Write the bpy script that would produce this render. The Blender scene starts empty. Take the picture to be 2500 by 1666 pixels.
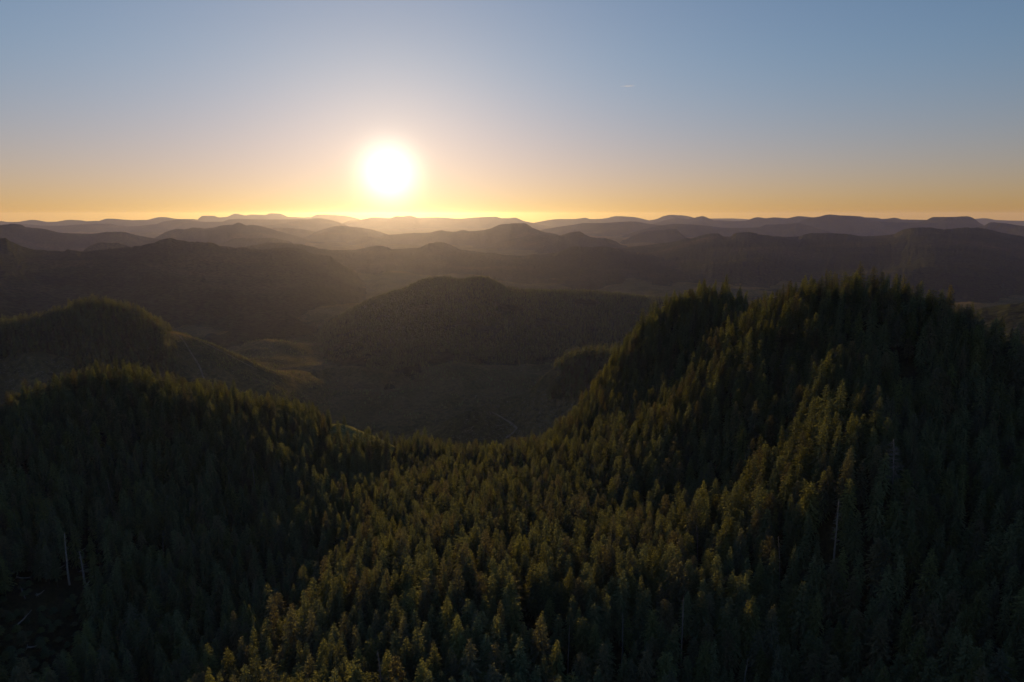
import bpy, math, random
import numpy as np

# ------------------------------------------------------------------ camera, sky, sun, exposure
S = bpy.context.scene
COL = S.collection
CAMZ = 480.0                      # metres above the valley floor
F = 1667.0                        # focal length in pixels of the 2500 px wide photograph
HORIZON = 524.0
PITCH = math.atan((833.0 - HORIZON) / F)
cp, sp = math.cos(PITCH), math.sin(PITCH)

cam_data = bpy.data.cameras.new('camera')
cam = bpy.data.objects.new('camera', cam_data)
COL.objects.link(cam)
cam.location = (0, 0, CAMZ)
cam.rotation_euler = (math.pi / 2 - PITCH, 0, 0)
cam_data.sensor_width = 36.0
cam_data.lens = 36.0 * F / 2500.0
cam_data.clip_start = 1.0
cam_data.clip_end = 300000.0
S.camera = cam


def pix_dir(px, py):
    u = (px - 1250.0) / F
    v = (833.0 - py) / F
    return np.array([u, cp + v * sp, -sp + v * cp])


SUN_D = pix_dir(949, 424)
SUN_D = SUN_D / np.linalg.norm(SUN_D)
SUN_EL = math.asin(SUN_D[2])
SUN_AZ = math.atan2(SUN_D[0], SUN_D[1])      # measured from +Y towards +X

W = bpy.data.worlds.new('World')
S.world = W
W.use_nodes = True
nt = W.node_tree
nt.nodes.clear()


def N(tree, kind, **kw):
    n = tree.nodes.new(kind)
    for k, v in kw.items():
        setattr(n, k, v)
    return n


def math_node(tree, op, a, b=None, clamp=False):
    n = N(tree, 'ShaderNodeMath', operation=op, use_clamp=clamp)
    for i, s in enumerate((a, b)):
        if s is None:
            continue
        if isinstance(s, (int, float)):
            n.inputs[i].default_value = s
        else:
            tree.links.new(s, n.inputs[i])
    return n.outputs[0]


sky = N(nt, 'ShaderNodeTexSky', sky_type='NISHITA', sun_disc=False)
sky.sun_elevation = SUN_EL
sky.sun_rotation = SUN_AZ
sky.altitude = 900
sky.air_density = 1.0
sky.dust_density = 0.45
sky.ozone_density = 1.0
SKY_STRENGTH = 0.106
bg = N(nt, 'ShaderNodeBackground')
bg.inputs['Strength'].default_value = SKY_STRENGTH
tint = N(nt, 'ShaderNodeMix', data_type='RGBA', blend_type='MULTIPLY')   # the camera's cool white balance
tint.inputs[0].default_value = 1.0
tcs = N(nt, 'ShaderNodeTexCoord')
sep = N(nt, 'ShaderNodeSeparateXYZ')
nt.links.new(tcs.outputs['Generated'], sep.inputs[0])
el = N(nt, 'ShaderNodeMapRange', interpolation_type='SMOOTHSTEP')
nt.links.new(sep.outputs['Z'], el.inputs[0])
el.inputs[1].default_value = 0.0
el.inputs[2].default_value = 0.22
wb = N(nt, 'ShaderNodeMix', data_type='RGBA')
nt.links.new(el.outputs[0], wb.inputs[0])
wb.inputs[6].default_value = (0.75, 0.665, 1.06, 1)
wb.inputs[7].default_value = (0.64, 0.87, 1.42, 1)
nt.links.new(wb.outputs[2], tint.inputs[7])
nt.links.new(sky.outputs[0], tint.inputs[6])
den = N(nt, 'ShaderNodeVectorMath', operation='MULTIPLY_ADD')           # soft highlight shoulder
den.inputs[1].default_value = (0.118, 0.142, 0.124)
den.inputs[2].default_value = (1, 1, 1)
nt.links.new(tint.outputs[2], den.inputs[0])
quo = N(nt, 'ShaderNodeVectorMath', operation='DIVIDE')
nt.links.new(tint.outputs[2], quo.inputs[0])
nt.links.new(den.outputs[0], quo.inputs[1])
nt.links.new(quo.outputs[0], bg.inputs['Color'])
# the sun itself and its aureole, as a function of the angle to the sun
tc = N(nt, 'ShaderNodeTexCoord')
dot = N(nt, 'ShaderNodeVectorMath', operation='DOT_PRODUCT')
nt.links.new(tc.outputs['Generated'], dot.inputs[0])
dot.inputs[1].default_value = tuple(SUN_D)
ang = math_node(nt, 'ARCCOSINE', math_node(nt, 'MINIMUM', dot.outputs['Value'], 1.0))


def gauss(sig_deg, amp, p=2.0):
    t = math_node(nt, 'DIVIDE', ang, math.radians(sig_deg))
    t = math_node(nt, 'POWER', t, p)
    t = math_node(nt, 'MULTIPLY', t, -1.0)
    t = math_node(nt, 'EXPONENT', t)
    return math_node(nt, 'MULTIPLY', t, amp)


def glow(color, strength_socket):
    e = N(nt, 'ShaderNodeBackground')
    e.inputs['Color'].default_value = (*color, 1)
    nt.links.new(strength_socket, e.inputs['Strength'])
    return e.outputs[0]


def add(a, b):
    n = N(nt, 'ShaderNodeAddShader')
    nt.links.new(a, n.inputs[0])
    nt.links.new(b, n.inputs[1])
    return n.outputs[0]


g1 = glow((1.0, 0.90, 0.72), gauss(1.95, 0.84))
g2 = glow((1.0, 0.70, 0.30), gauss(4.8, 0.20, 1.2))
g3 = glow((0.95, 0.98, 1.0), gauss(21.0, 0.08, 1.6))
out = N(nt, 'ShaderNodeOutputWorld')
nt.links.new(add(bg.outputs[0], add(g1, add(g2, g3))), out.inputs['Surface'])

sun_data = bpy.data.lights.new('sun', 'SUN')
sun_data.energy = 5.0
sun_data.angle = math.radians(0.53)
sun_data.color = (1.0, 0.56, 0.13)
sun = bpy.data.objects.new('sun', sun_data)
COL.objects.link(sun)
from mathutils import Vector, Matrix
sun.rotation_euler = Vector((-SUN_D[0], -SUN_D[1], -SUN_D[2])).to_track_quat('-Z', 'Y').to_euler()

vs = S.view_settings
vs.view_transform = 'Standard'
vs.look = 'None'
vs.exposure = 0.52
vs.gamma = 1.0
vs.use_curve_mapping = False
S.render.engine = 'CYCLES'
cy = S.cycles
cy.use_adaptive_sampling = False
cy.use_denoising = True
cy.denoising_prefilter = "ACCURATE"
cy.max_bounces = 6
cy.diffuse_bounces = 4
cy.glossy_bounces = 1
cy.transmission_bounces = 3
cy.volume_bounces = 0
cy.transparent_max_bounces = 4
cy.caustics_reflective = False
cy.caustics_refractive = False

# ------------------------------------------------------------------ helpers
RNG = np.random.default_rng(7)


def _hash(ix, iy, seed):
    h = (ix.astype(np.int64) * 374761393 + iy.astype(np.int64) * 668265263 + seed * 1442695041) & 0xFFFFFFFF
    h = ((h ^ (h >> 13)) * 1274126177) & 0xFFFFFFFF
    h = (h ^ (h >> 16)) & 0xFFFFFFFF
    return h.astype(np.float64) / 4294967295.0 * 2 - 1


def vnoise(x, y, seed=0):
    x = np.asarray(x, float)
    y = np.asarray(y, float)
    ix = np.floor(x)
    iy = np.floor(y)
    fx = x - ix
    fy = y - iy
    fx = fx * fx * fx * (fx * (fx * 6 - 15) + 10)
    fy = fy * fy * fy * (fy * (fy * 6 - 15) + 10)
    a = _hash(ix, iy, seed)
    b = _hash(ix + 1, iy, seed)
    c = _hash(ix, iy + 1, seed)
    d = _hash(ix + 1, iy + 1, seed)
    return (a * (1 - fx) + b * fx) * (1 - fy) + (c * (1 - fx) + d * fx) * fy


def fbm(x, y, octaves=4, seed=0, gain=0.5):
    s = 0
    amp = 1.0
    f = 1.0
    for o in range(octaves):
        s = s + amp * vnoise(x * f + 13.7 * o, y * f - 7.3 * o, seed + o)
        amp *= gain
        f *= 2.03
    return s


def mesh_from(name, verts, faces, mats=(), face_mat=None, smooth=False):
    me = bpy.data.meshes.new(name)
    me.from_pydata([tuple(v) for v in verts] if not isinstance(verts, list) else verts, [], faces)
    for m in mats:
        me.materials.append(m)
    if face_mat is not None:
        me.polygons.foreach_set('material_index', face_mat)
    if smooth:
        me.polygons.foreach_set('use_smooth', [True] * len(me.polygons))
    me.update()
    return me


def grid_mesh(name, P, mat, smooth=True):
    """P: (rows, cols, 3) array of points -> one sheet"""
    r, c, _ = P.shape
    me = bpy.data.meshes.new(name)
    idx = np.arange(r * c).reshape(r, c)
    q = np.stack([idx[:-1, :-1], idx[:-1, 1:], idx[1:, 1:], idx[1:, :-1]], -1).reshape(-1, 4)
    me.vertices.add(r * c)
    me.vertices.foreach_set('co', P.reshape(-1).astype(np.float32))
    me.loops.add(q.size)
    me.loops.foreach_set('vertex_index', q.reshape(-1).astype(np.int32))
    me.polygons.add(len(q))
    me.polygons.foreach_set('loop_start', (np.arange(len(q)) * 4).astype(np.int32))
    me.polygons.foreach_set('loop_total', np.full(len(q), 4, np.int32))
    me.polygons.foreach_set('use_smooth', np.full(len(q), smooth))
    me.materials.append(mat)
    me.update()
    me.validate()
    return me


def link(name, data, parent=None, label=None, category=None, group=None, kind=None, loc=None):
    o = bpy.data.objects.new(name, data)
    COL.objects.link(o)
    if parent is not None:
        o.parent = parent
    if label:
        o['label'] = label
    if category:
        o['category'] = category
    if group:
        o['group'] = group
    if kind:
        o['kind'] = kind
    if loc is not None:
        o.location = loc
    return o


def to_pix(P):
    P = np.asarray(P, float)
    x = P[..., 0]
    y = P[..., 1]
    z = P[..., 2] - CAMZ
    f = y * cp - z * sp
    u = x / f
    v = (y * sp + z * cp) / f
    return 1250 + u * F, 833 - v * F, f


# ------------------------------------------------------------------ materials
def new_mat(name):
    m = bpy.data.materials.new(name)
    m.use_nodes = True
    m.node_tree.nodes.clear()
    o = N(m.node_tree, 'ShaderNodeOutputMaterial')
    return m, m.node_tree, o


def ramp(tree, fac, stops):
    r = N(tree, 'ShaderNodeValToRGB')
    tree.links.new(fac, r.inputs[0])
    el = r.color_ramp.elements
    while len(el) < len(stops):
        el.new(0.5)
    for e, (p, c) in zip(el, stops):
        e.position = p
        e.color = (*c, 1)
    return r.outputs[0]


def noise_tex(tree, scale, detail=4, vec=None, rough=0.55):
    n = N(tree, 'ShaderNodeTexNoise')
    n.inputs['Scale'].default_value = scale
    n.inputs['Detail'].default_value = detail
    n.inputs['Roughness'].default_value = rough
    if vec is not None:
        tree.links.new(vec, n.inputs['Vector'])
    return n.outputs['Fac']


def mix_col(tree, fac, a, b):
    n = N(tree, 'ShaderNodeMix', data_type='RGBA')
    if isinstance(fac, float):
        n.inputs[0].default_value = fac
    else:
        tree.links.new(fac, n.inputs[0])
    for i, s in ((6, a), (7, b)):
        if isinstance(s, tuple):
            n.inputs[i].default_value = (*s, 1)
        else:
            tree.links.new(s, n.inputs[i])
    return n.outputs[2]


def mat_forest_hill(name, scale=1.0):
    m, t, o = new_mat(name)
    tc = N(t, 'ShaderNodeTexCoord')
    big = noise_tex(t, 0.0016 * scale, 5, tc.outputs['Object'])
    fine = noise_tex(t, 0.045 * scale, 3, tc.outputs['Object'])
    c1 = ramp(t, big, [(0.30, (0.022, 0.030, 0.016)), (0.52, (0.035, 0.045, 0.022)), (0.66, (0.060, 0.060, 0.034)), (0.75, (0.095, 0.085, 0.055))])
    c2 = ramp(t, fine, [(0.30, (0.35, 0.35, 0.35)), (0.62, (1.15, 1.15, 1.15))])
    n = N(t, 'ShaderNodeMix', data_type='RGBA', blend_type='MULTIPLY')
    n.inputs[0].default_value = 1.0
    t.links.new(c1, n.inputs[6])
    t.links.new(c2, n.inputs[7])
    b = N(t, 'ShaderNodeBump')
    b.inputs['Strength'].default_value = 1.0
    b.inputs['Distance'].default_value = 12.0
    t.links.new(fine, b.inputs['Height'])
    d = N(t, 'ShaderNodeBsdfDiffuse')
    t.links.new(n.outputs[2], d.inputs['Color'])
    t.links.new(b.outputs[0], d.inputs['Normal'])
    t.links.new(d.outputs[0], o.inputs[0])
    return m


def mat_clearcut(name):
    """logged ground: olive brush, brown slash, pale flecks of left timber"""
    m, t, o = new_mat(name)
    tc = N(t, 'ShaderNodeTexCoord')
    big = noise_tex(t, 0.006, 6, tc.outputs['Object'], 0.62)
    fine = noise_tex(t, 0.09, 5, tc.outputs['Object'], 0.7)
    c1 = ramp(t, big, [(0.28, (0.045, 0.052, 0.026)), (0.45, (0.085, 0.080, 0.040)), (0.58, (0.120, 0.105, 0.058)), (0.72, (0.070, 0.062, 0.042))])
    c2 = ramp(t, fine, [(0.30, (0.40, 0.42, 0.38)), (0.60, (1.2, 1.15, 1.0))])
    n = N(t, 'ShaderNodeMix', data_type='RGBA', blend_type='MULTIPLY')
    n.inputs[0].default_value = 1.0
    t.links.new(c1, n.inputs[6])
    t.links.new(c2, n.inputs[7])
    mp = N(t, 'ShaderNodeMapping')
    mp.inputs['Scale'].default_value = (0.10, 0.022, 0.05)
    mp.inputs['Rotation'].default_value = (0, 0, 0.7)
    t.links.new(tc.outputs['Object'], mp.inputs['Vector'])
    fl = noise_tex(t, 1.0, 4, mp.outputs[0], 0.75)
    fk = ramp(t, fl, [(0.66, (0, 0, 0)), (0.74, (1, 1, 1))])
    col = mix_col(t, fk, n.outputs[2], (0.26, 0.25, 0.22))
    b = N(t, 'ShaderNodeBump')
    b.inputs['Strength'].default_value = 1.0
    b.inputs['Distance'].default_value = 4.0
    t.links.new(fine, b.inputs['Height'])
    d = N(t, 'ShaderNodeBsdfDiffuse')
    t.links.new(col, d.inputs['Color'])
    t.links.new(b.outputs[0], d.inputs['Normal'])
    t.links.new(d.outputs[0], o.inputs[0])
    return m


def mat_forest_floor(name):
    m, t, o = new_mat(name)
    tc = N(t, 'ShaderNodeTexCoord')
    big = noise_tex(t, 0.02, 5, tc.outputs['Object'])
    fine = noise_tex(t, 0.5, 5, tc.outputs['Object'], 0.7)
    c1 = ramp(t, big, [(0.35, (0.030, 0.030, 0.018)), (0.60, (0.055, 0.050, 0.026))])
    c2 = ramp(t, fine, [(0.32, (0.4, 0.4, 0.4)), (0.62, (1.3, 1.25, 1.1))])
    n = N(t, 'ShaderNodeMix', data_type='RGBA', blend_type='MULTIPLY')
    n.inputs[0].default_value = 1.0
    t.links.new(c1, n.inputs[6])
    t.links.new(c2, n.inputs[7])
    b = N(t, 'ShaderNodeBump')
    b.inputs['Distance'].default_value = 0.8
    t.links.new(fine, b.inputs['Height'])
    d = N(t, 'ShaderNodeBsdfDiffuse')
    t.links.new(n.outputs[2], d.inputs['Color'])
    t.links.new(b.outputs[0], d.inputs['Normal'])
    t.links.new(d.outputs[0], o.inputs[0])
    return m


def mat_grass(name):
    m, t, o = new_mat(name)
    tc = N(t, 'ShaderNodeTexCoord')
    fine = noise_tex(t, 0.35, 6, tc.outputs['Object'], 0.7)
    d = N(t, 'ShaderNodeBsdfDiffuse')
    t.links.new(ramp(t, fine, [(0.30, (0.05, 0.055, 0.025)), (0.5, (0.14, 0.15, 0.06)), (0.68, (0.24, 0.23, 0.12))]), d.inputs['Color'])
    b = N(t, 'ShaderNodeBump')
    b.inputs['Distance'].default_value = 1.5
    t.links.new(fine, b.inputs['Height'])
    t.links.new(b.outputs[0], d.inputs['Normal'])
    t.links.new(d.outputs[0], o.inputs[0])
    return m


def mat_needles(name, col, trans_col, trans=0.35):
    m, t, o = new_mat(name)
    oi = N(t, 'ShaderNodeObjectInfo')
    tc = N(t, 'ShaderNodeTexCoord')
    nz = noise_tex(t, 0.9, 2, tc.outputs['Object'])
    v = N(t, 'ShaderNodeMapRange')
    t.links.new(oi.outputs['Random'], v.inputs[0])
    v.inputs[3].default_value = 0.62
    v.inputs[4].default_value = 1.25
    v2 = N(t, 'ShaderNodeMapRange')
    t.links.new(nz, v2.inputs[0])
    v2.inputs[1].default_value = 0.3
    v2.inputs[2].default_value = 0.7
    v2.inputs[3].default_value = 0.65
    v2.inputs[4].default_value = 1.3
    k = math_node(t, 'MULTIPLY', v.outputs[0], v2.outputs[0])

    def tinted(c):
        n = N(t, 'ShaderNodeVectorMath', operation='SCALE')
        n.inputs[0].default_value = c
        t.links.new(k, n.inputs['Scale'])
        return n.outputs[0]
    d = N(t, 'ShaderNodeBsdfDiffuse')
    t.links.new(tinted(col), d.inputs['Color'])
    tr = N(t, 'ShaderNodeBsdfTranslucent')
    t.links.new(tinted(trans_col), tr.inputs['Color'])
    mx = N(t, 'ShaderNodeMixShader')
    mx.inputs[0].default_value = trans
    t.links.new(d.outputs[0], mx.inputs[1])
    t.links.new(tr.outputs[0], mx.inputs[2])
    gl = N(t, 'ShaderNodeBsdfGlossy')
    gl.inputs['Color'].default_value = (0.50, 0.58, 0.40, 1)
    gl.inputs['Roughness'].default_value = 0.55
    mg = N(t, 'ShaderNodeMixShader')
    mg.inputs[0].default_value = 0.035
    t.links.new(mx.outputs[0], mg.inputs[1])
    t.links.new(gl.outputs[0], mg.inputs[2])
    t.links.new(mg.outputs[0], o.inputs[0])
    return m


def mat_wood(name, a, b, scale=3.0):
    m, t, o = new_mat(name)
    tc = N(t, 'ShaderNodeTexCoord')
    mp = N(t, 'ShaderNodeMapping')
    mp.inputs['Scale'].default_value = (1, 1, 0.15)
    t.links.new(tc.outputs['Object'], mp.inputs['Vector'])
    nz = noise_tex(t, scale, 5, mp.outputs[0], 0.65)
    d = N(t, 'ShaderNodeBsdfDiffuse')
    t.links.new(ramp(t, nz, [(0.35, a), (0.65, b)]), d.inputs['Color'])
    t.links.new(d.outputs[0], o.inputs[0])
    return m


M_HILL = mat_forest_hill('forested_hillside')
M_CUT = mat_clearcut('logged_ground')
M_FLOOR = mat_forest_floor('forest_floor')
M_GRASS = mat_grass('sunlit_brush')
M_BARK = mat_wood('bark', (0.035, 0.028, 0.022), (0.085, 0.070, 0.055))
M_GREY = mat_wood('grey_dead_wood', (0.11, 0.10, 0.09), (0.24, 0.225, 0.20))
M_SLASH = mat_wood('greyed_slash', (0.09, 0.085, 0.075), (0.22, 0.21, 0.185), 0.6)
M_DEAD = mat_wood('weathered_dead_wood', (0.15, 0.145, 0.135), (0.34, 0.32, 0.29))
M_GREEN = mat_needles('dark_green_needles', (0.110, 0.138, 0.072), (0.25, 0.29, 0.07), 0.20)
M_OLIVE = mat_needles('olive_needles', (0.120, 0.144, 0.058), (0.30, 0.33, 0.06), 0.23)
M_BROWN = mat_needles('brown_tinged_needles', (0.122, 0.118, 0.068), (0.26, 0.24, 0.07), 0.20)
M_BLUE = mat_needles('grey_green_needles', (0.106, 0.118, 0.076), (0.20, 0.21, 0.08), 0.22)

# ------------------------------------------------------------------ hills and ground
RE = 6371000.0


def floor_z(r):
    return -r * r / (2 * RE)


def resample(pts, n_per_px=0.45, dist=None):
    """skyline points (photo pixels) -> azimuth, tangent of elevation at even azimuth steps"""
    D = np.array([pix_dir(*p) for p in pts])
    az = np.arctan2(D[:, 0], D[:, 1])
    te = D[:, 2] / np.hypot(D[:, 0], D[:, 1])
    o = np.argsort(az)
    return az[o], te[o]


def pchip(x, y, xi):
    h = np.diff(x)
    d = np.diff(y) / h
    m = np.zeros_like(y)
    m[0], m[-1] = d[0], d[-1]
    s = d[:-1] * d[1:] > 0
    w1 = 2 * h[1:] + h[:-1]
    w2 = h[1:] + 2 * h[:-1]
    with np.errstate(divide='ignore', invalid='ignore'):
        hm = (w1 + w2) / (w1 / d[:-1] + w2 / d[1:])
    m[1:-1] = np.where(s, hm, 0)
    k = np.clip(np.searchsorted(x, xi) - 1, 0, len(x) - 2)
    t = (xi - x[k]) / h[k]
    return ((1 + 2 * t) * (1 - t) ** 2 * y[k] + t * (1 - t) ** 2 * h[k] * m[k]
            + t * t * (3 - 2 * t) * y[k + 1] + t * t * (t - 1) * h[k] * m[k + 1])


def hill(pts, dist, label, width=None, rough=1.0, seed=0, skew=0.0, mat=None, rows=46, step_px=1.6, base=None, front=1.0, name='hill', ret=False, lin=0.0):
    """A ridge with a real cross-section: crest line traced at its distance, slopes falling to the valley on both sides."""
    az, te = resample(pts)
    # carry both ends down into the valley at a natural slope
    zf = (floor_z(dist) if base is None else base) - 60
    k = 9
    e = np.linspace(1 / k, 1, k)
    ease = 0.5 * (1 - np.cos(math.pi * e)) * 0.6 + 0.4 * e
    tf = (zf - CAMZ) / dist
    x0 = max(0.004, (te[0] - tf) * 2.8)
    x1 = max(0.004, (te[-1] - tf) * 2.8)
    az = np.concatenate([(az[0] - e * x0)[::-1], az, az[-1] + e * x1])
    te = np.concatenate([(te[0] + (tf - te[0]) * ease)[::-1], te, te[-1] + (tf - te[-1]) * ease])
    step = step_px / F
    n = max(24, int((az[-1] - az[0]) / step))
    A = np.linspace(az[0], az[-1], n)
    T = pchip(az, te, A)
    d = dist * (1 + skew * (A - A.mean()) / max(1e-6, (A[-1] - A[0])))
    d = d * (1 + 0.035 * fbm(A * 14, A * 0 + seed, 3, seed))
    zc = CAMZ + T * d
    arc = A * dist
    zc = zc + rough * (2.6 * fbm(arc / 60, arc * 0, 3, seed + 5) + 2.2 * vnoise(arc / 17, arc * 0, seed + 9))
    zb = (floor_z(d) if base is None else np.full(n, base)) - 60
    relief = np.maximum(zc - zb, 5)
    w = width if width else max(700, 3.4 * relief.max())
    kk = max(3, int(0.085 / step))
    ker = np.hanning(2 * kk + 1)
    ker /= ker.sum()
    rel_s = np.convolve(np.pad(relief, kk, mode='edge'), ker, mode='valid')
    rel_s = np.minimum(rel_s, relief * 1.25 + 20)
    t = np.linspace(-1, 1, rows)
    t = np.sign(t) * np.abs(t) ** 1.35
    P = np.zeros((rows, n, 3))
    for i, ti in enumerate(t):
        ww = w * (front if ti < 0 else 1.0)
        r = d + ti * ww
        u = abs(ti)
        sh = 0.5 * (1 + math.cos(math.pi * u)) * 0.55 + 0.45 * (1 - u)
        if ti < 0:
            sh = sh * (1 - lin) + lin * (1 - u)
        # spurs and gullies grow away from the crest
        gs = max(260.0, w * 0.42)
        g = fbm(r * np.sin(A) / gs, r * np.cos(A) / gs, 4, seed + 20)
        wgt = min(1.0, u / 0.16)
        wgt = wgt * wgt * (3 - 2 * wgt)
        rel = relief * (1 - wgt) + rel_s * wgt
        z = zb + rel * np.clip(sh + 0.20 * g * (u ** 0.8) * (1 - u * 0.5) * min(1, 6 * u) * (1 if u < 0.97 else 0), 0, 1.2)
        if rough:
            z = z + rough * 3.0 * fbm(r * np.sin(A) / 30, r * np.cos(A) / 30, 2, seed + 40) * min(1.0, 8 * u)
        P[i, :, 0] = r * np.sin(A)
        P[i, :, 1] = r * np.cos(A)
        P[i, :, 2] = z
    me = grid_mesh(name, P, mat or M_HILL)
    o = link(name, me, label=label, kind='structure')
    if ret:
        return o, P
    return o


H = hill
H([(470, 545), (497, 527), (520, 527), (535, 531), (552, 530), (575, 522), (600, 526), (615, 524), (648, 525), (660, 521), (683, 522), (710, 532), (745, 535), (760, 530), (777, 524), (830, 526), (870, 533), (900, 545)],
  37000, 'faint pinkish ridge on the horizon just beyond the sunward side', rough=0.6, seed=1)
H([(-90, 540), (0, 540), (31, 543.5), (80, 537), (125, 543), (170, 537), (200, 538.5), (225, 543.5), (265, 534), (310, 537), (345, 539), (395, 530), (440, 535), (470, 535), (500, 542), (520, 550)],
  33000, 'pale rolling skyline ridge at the far left of the horizon', rough=0.7, seed=2)
H([(-90, 552), (0, 549), (40, 547), (120, 553), (145, 555), (170, 550), (265, 546), (310, 556), (370, 552), (400, 541), (440, 536), (480, 540), (520, 545), (545, 541), (560, 536), (580, 535), (640, 536), (680, 536), (740, 535), (770, 541), (800, 548)],
  25000, 'hazy grey ridge below the pale left skyline', rough=0.8, seed=3, skew=-0.1)
H([(600, 557), (640, 552), (700, 544), (740, 537), (777, 533), (810, 538), (840, 548), (870, 560)],
  21000, 'rounded amber hill left of the sun glow', rough=0.8, seed=4)
H([(820, 554), (850, 540), (890, 535), (912, 531), (950, 533), (970, 528), (980, 529), (1000, 527), (1023, 532), (1070, 531), (1120, 534), (1165, 531), (1210, 529.5), (1225, 533), (1245, 533), (1255, 531.5), (1280, 540), (1310, 546), (1340, 554)],
  29000, 'glowing skyline ridge directly under the sun', rough=0.7, seed=5)
H([(1285, 550), (1310, 543), (1370, 535), (1400, 535), (1430, 532), (1445, 537), (1480, 533), (1505, 528), (1545, 530), (1575, 536), (1610, 546)],
  32000, 'low hazy skyline ridge right of the sun', rough=0.7, seed=6)
H([(1560, 541), (1600, 536), (1620, 528), (1635, 525), (1665, 526), (1700, 533), (1740, 543)],
  30000, 'grey dome shaped hill on the middle of the skyline', rough=0.7, seed=7)
H([(1650, 540), (1690, 536), (1730, 534), (1780, 533.5), (1830, 536), (1870, 545)],
  38000, 'faint flat ridge showing in the gap of the right skyline', rough=0.6, seed=8)
H([(2330, 545), (2370, 536), (2405, 533), (2430, 537), (2460, 538.5), (2500, 539.5), (2600, 541)],
  37000, 'faint flat ridge at the far right of the horizon', rough=0.6, seed=9)
H([(1590, 547), (1620, 539), (1650, 533), (1680, 535), (1715, 528), (1735, 535), (1760, 542), (1815, 540), (1850, 530.5), (1870, 533), (1890, 531), (1920, 533), (1950, 528), (1990, 531), (2050, 530), (2110, 531), (2140, 532), (2155, 535), (2185, 532), (2205, 536), (2260, 537), (2300, 546)],
  23500, 'dark stepped skyline ridge with a pointed knoll right of centre', rough=0.8, seed=10)
H([(1880, 551), (1945, 545), (1960, 537), (2000, 529), (2025, 524), (2050, 526), (2095, 528), (2120, 534), (2140, 544), (2170, 546), (2230, 545), (2260, 538), (2280, 530), (2320, 530), (2360, 528), (2375, 532), (2390, 543), (2410, 553)],
  19000, 'dark flat topped twin hills on the right skyline', rough=0.8, seed=11)
H([(2360, 558), (2400, 552), (2420, 543), (2450, 545), (2500, 552), (2600, 560)],
  15500, 'dark blunt hill at the right edge below the skyline', rough=0.9, seed=12)
H([(1330, 560), (1365, 554), (1400, 549), (1430, 545), (1470, 545), (1500, 543), (1545, 541), (1580, 546), (1640, 554)],
  18500, 'wide grey brown ridge below the skyline at centre right', rough=0.8, seed=13)
H([(1570, 560), (1620, 550), (1650, 547), (1680, 548), (1720, 551), (1780, 557), (1850, 556), (1870, 549), (1910, 548), (1950, 546), (2000, 560)],
  16000, 'low grey ridge behind the long dark ridge at right', rough=0.9, seed=14)
H([(1505, 602), (1515, 595), (1540, 578), (1580, 565), (1620, 561), (1648, 559), (1662, 570), (1680, 582)],
  12500, 'isolated brown grey hump standing in a notch right of centre', rough=1.0, seed=15)
H([(-110, 553), (0, 550), (30, 547), (50, 548), (65, 555), (100, 558), (125, 563), (155, 572), (195, 574), (235, 570), (255, 567), (300, 566), (310, 568), (340, 576), (375, 582), (420, 592)],
  11500, 'dark two humped ridge at left in the haze', rough=1.0, seed=16)
H([(340, 604), (380, 580), (415, 563), (435, 559), (450, 560), (475, 556), (500, 558), (520, 556), (540, 551), (565, 549), (583, 544), (600, 550), (620, 550), (650, 556), (680, 565), (720, 575), (780, 592)],
  12500, 'brown ridge with a small peaked summit left of the sun', rough=1.0, seed=17)
H([(600, 564), (650, 558), (690, 556), (720, 558), (770, 566), (800, 576)],
  15500, 'low brown hill behind the peaked ridge left of the sun', rough=0.9, seed=18)
H([(735, 586), (770, 567), (800, 557), (825, 551), (860, 554), (905, 560), (930, 567), (945, 572), (975, 584)],
  14000, 'rounded golden hill in the sun glow', rough=0.9, seed=19)
H([(840, 596), (875, 582), (900, 577), (930, 579), (940, 574), (960, 573), (1000, 569.5), (1040, 569), (1080, 562), (1090, 565), (1110, 566), (1130, 562), (1150, 566), (1195, 559), (1225, 548), (1280, 545), (1300, 556), (1330, 567), (1350, 570), (1370, 577), (1400, 588)],
  12000, 'long brown ridge rising to a flat summit right of the sun', rough=1.0, seed=20, skew=-0.08)
H([(1160, 606), (1220, 590), (1280, 578), (1330, 573), (1365, 575), (1395, 567), (1413, 565.5), (1430, 574), (1445, 580), (1475, 582), (1500, 588), (1525, 604), (1560, 616)],
  10300, 'dark peaked hill in front of the flat topped ridge', rough=1.1, seed=21)
H([(480, 612), (540, 595), (580, 582), (660, 581), (700, 588), (720, 595), (760, 606)],
  9800, 'small brown hill behind the dark left massif', rough=1.0, seed=22)
H([(560, 614), (610, 600), (680, 592), (720, 595), (760, 602), (807, 615), (870, 610), (920, 600), (945, 604), (965, 610), (1000, 610), (1030, 602), (1050, 594), (1075, 592), (1105, 600), (1130, 615), (1160, 619), (1200, 618), (1230, 623), (1270, 627), (1310, 621), (1330, 624), (1350, 623), (1370, 613), (1400, 602), (1440, 603), (1480, 603), (1500, 606), (1540, 616), (1575, 618), (1620, 630), (1650, 628), (1680, 636), (1740, 644), (1770, 650), (1800, 663), (1840, 671), (1900, 683), (1950, 692), (2050, 722)],
  7200, 'long wooded ridge crossing the middle and sloping down to the right', rough=1.2, seed=23, rows=80, front=3.2, lin=1.0)
H([(1470, 614), (1540, 602), (1600, 598), (1650, 590), (1670, 583), (1690, 582), (1720, 573), (1750, 570), (1775, 582), (1800, 569), (1830, 567), (1860, 573), (1900, 578), (1950, 581), (1960, 574), (1980, 570), (2030, 570), (2080, 573), (2115, 580), (2180, 572), (2215, 558), (2250, 555), (2270, 556), (2300, 560), (2360, 556), (2390, 557), (2440, 567), (2500, 577), (2620, 594)],
  8800, 'long dark blue ridge filling the right behind the near wooded hill', rough=1.1, seed=24, rows=70, width=2200, front=2.4, lin=1.0)
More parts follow.
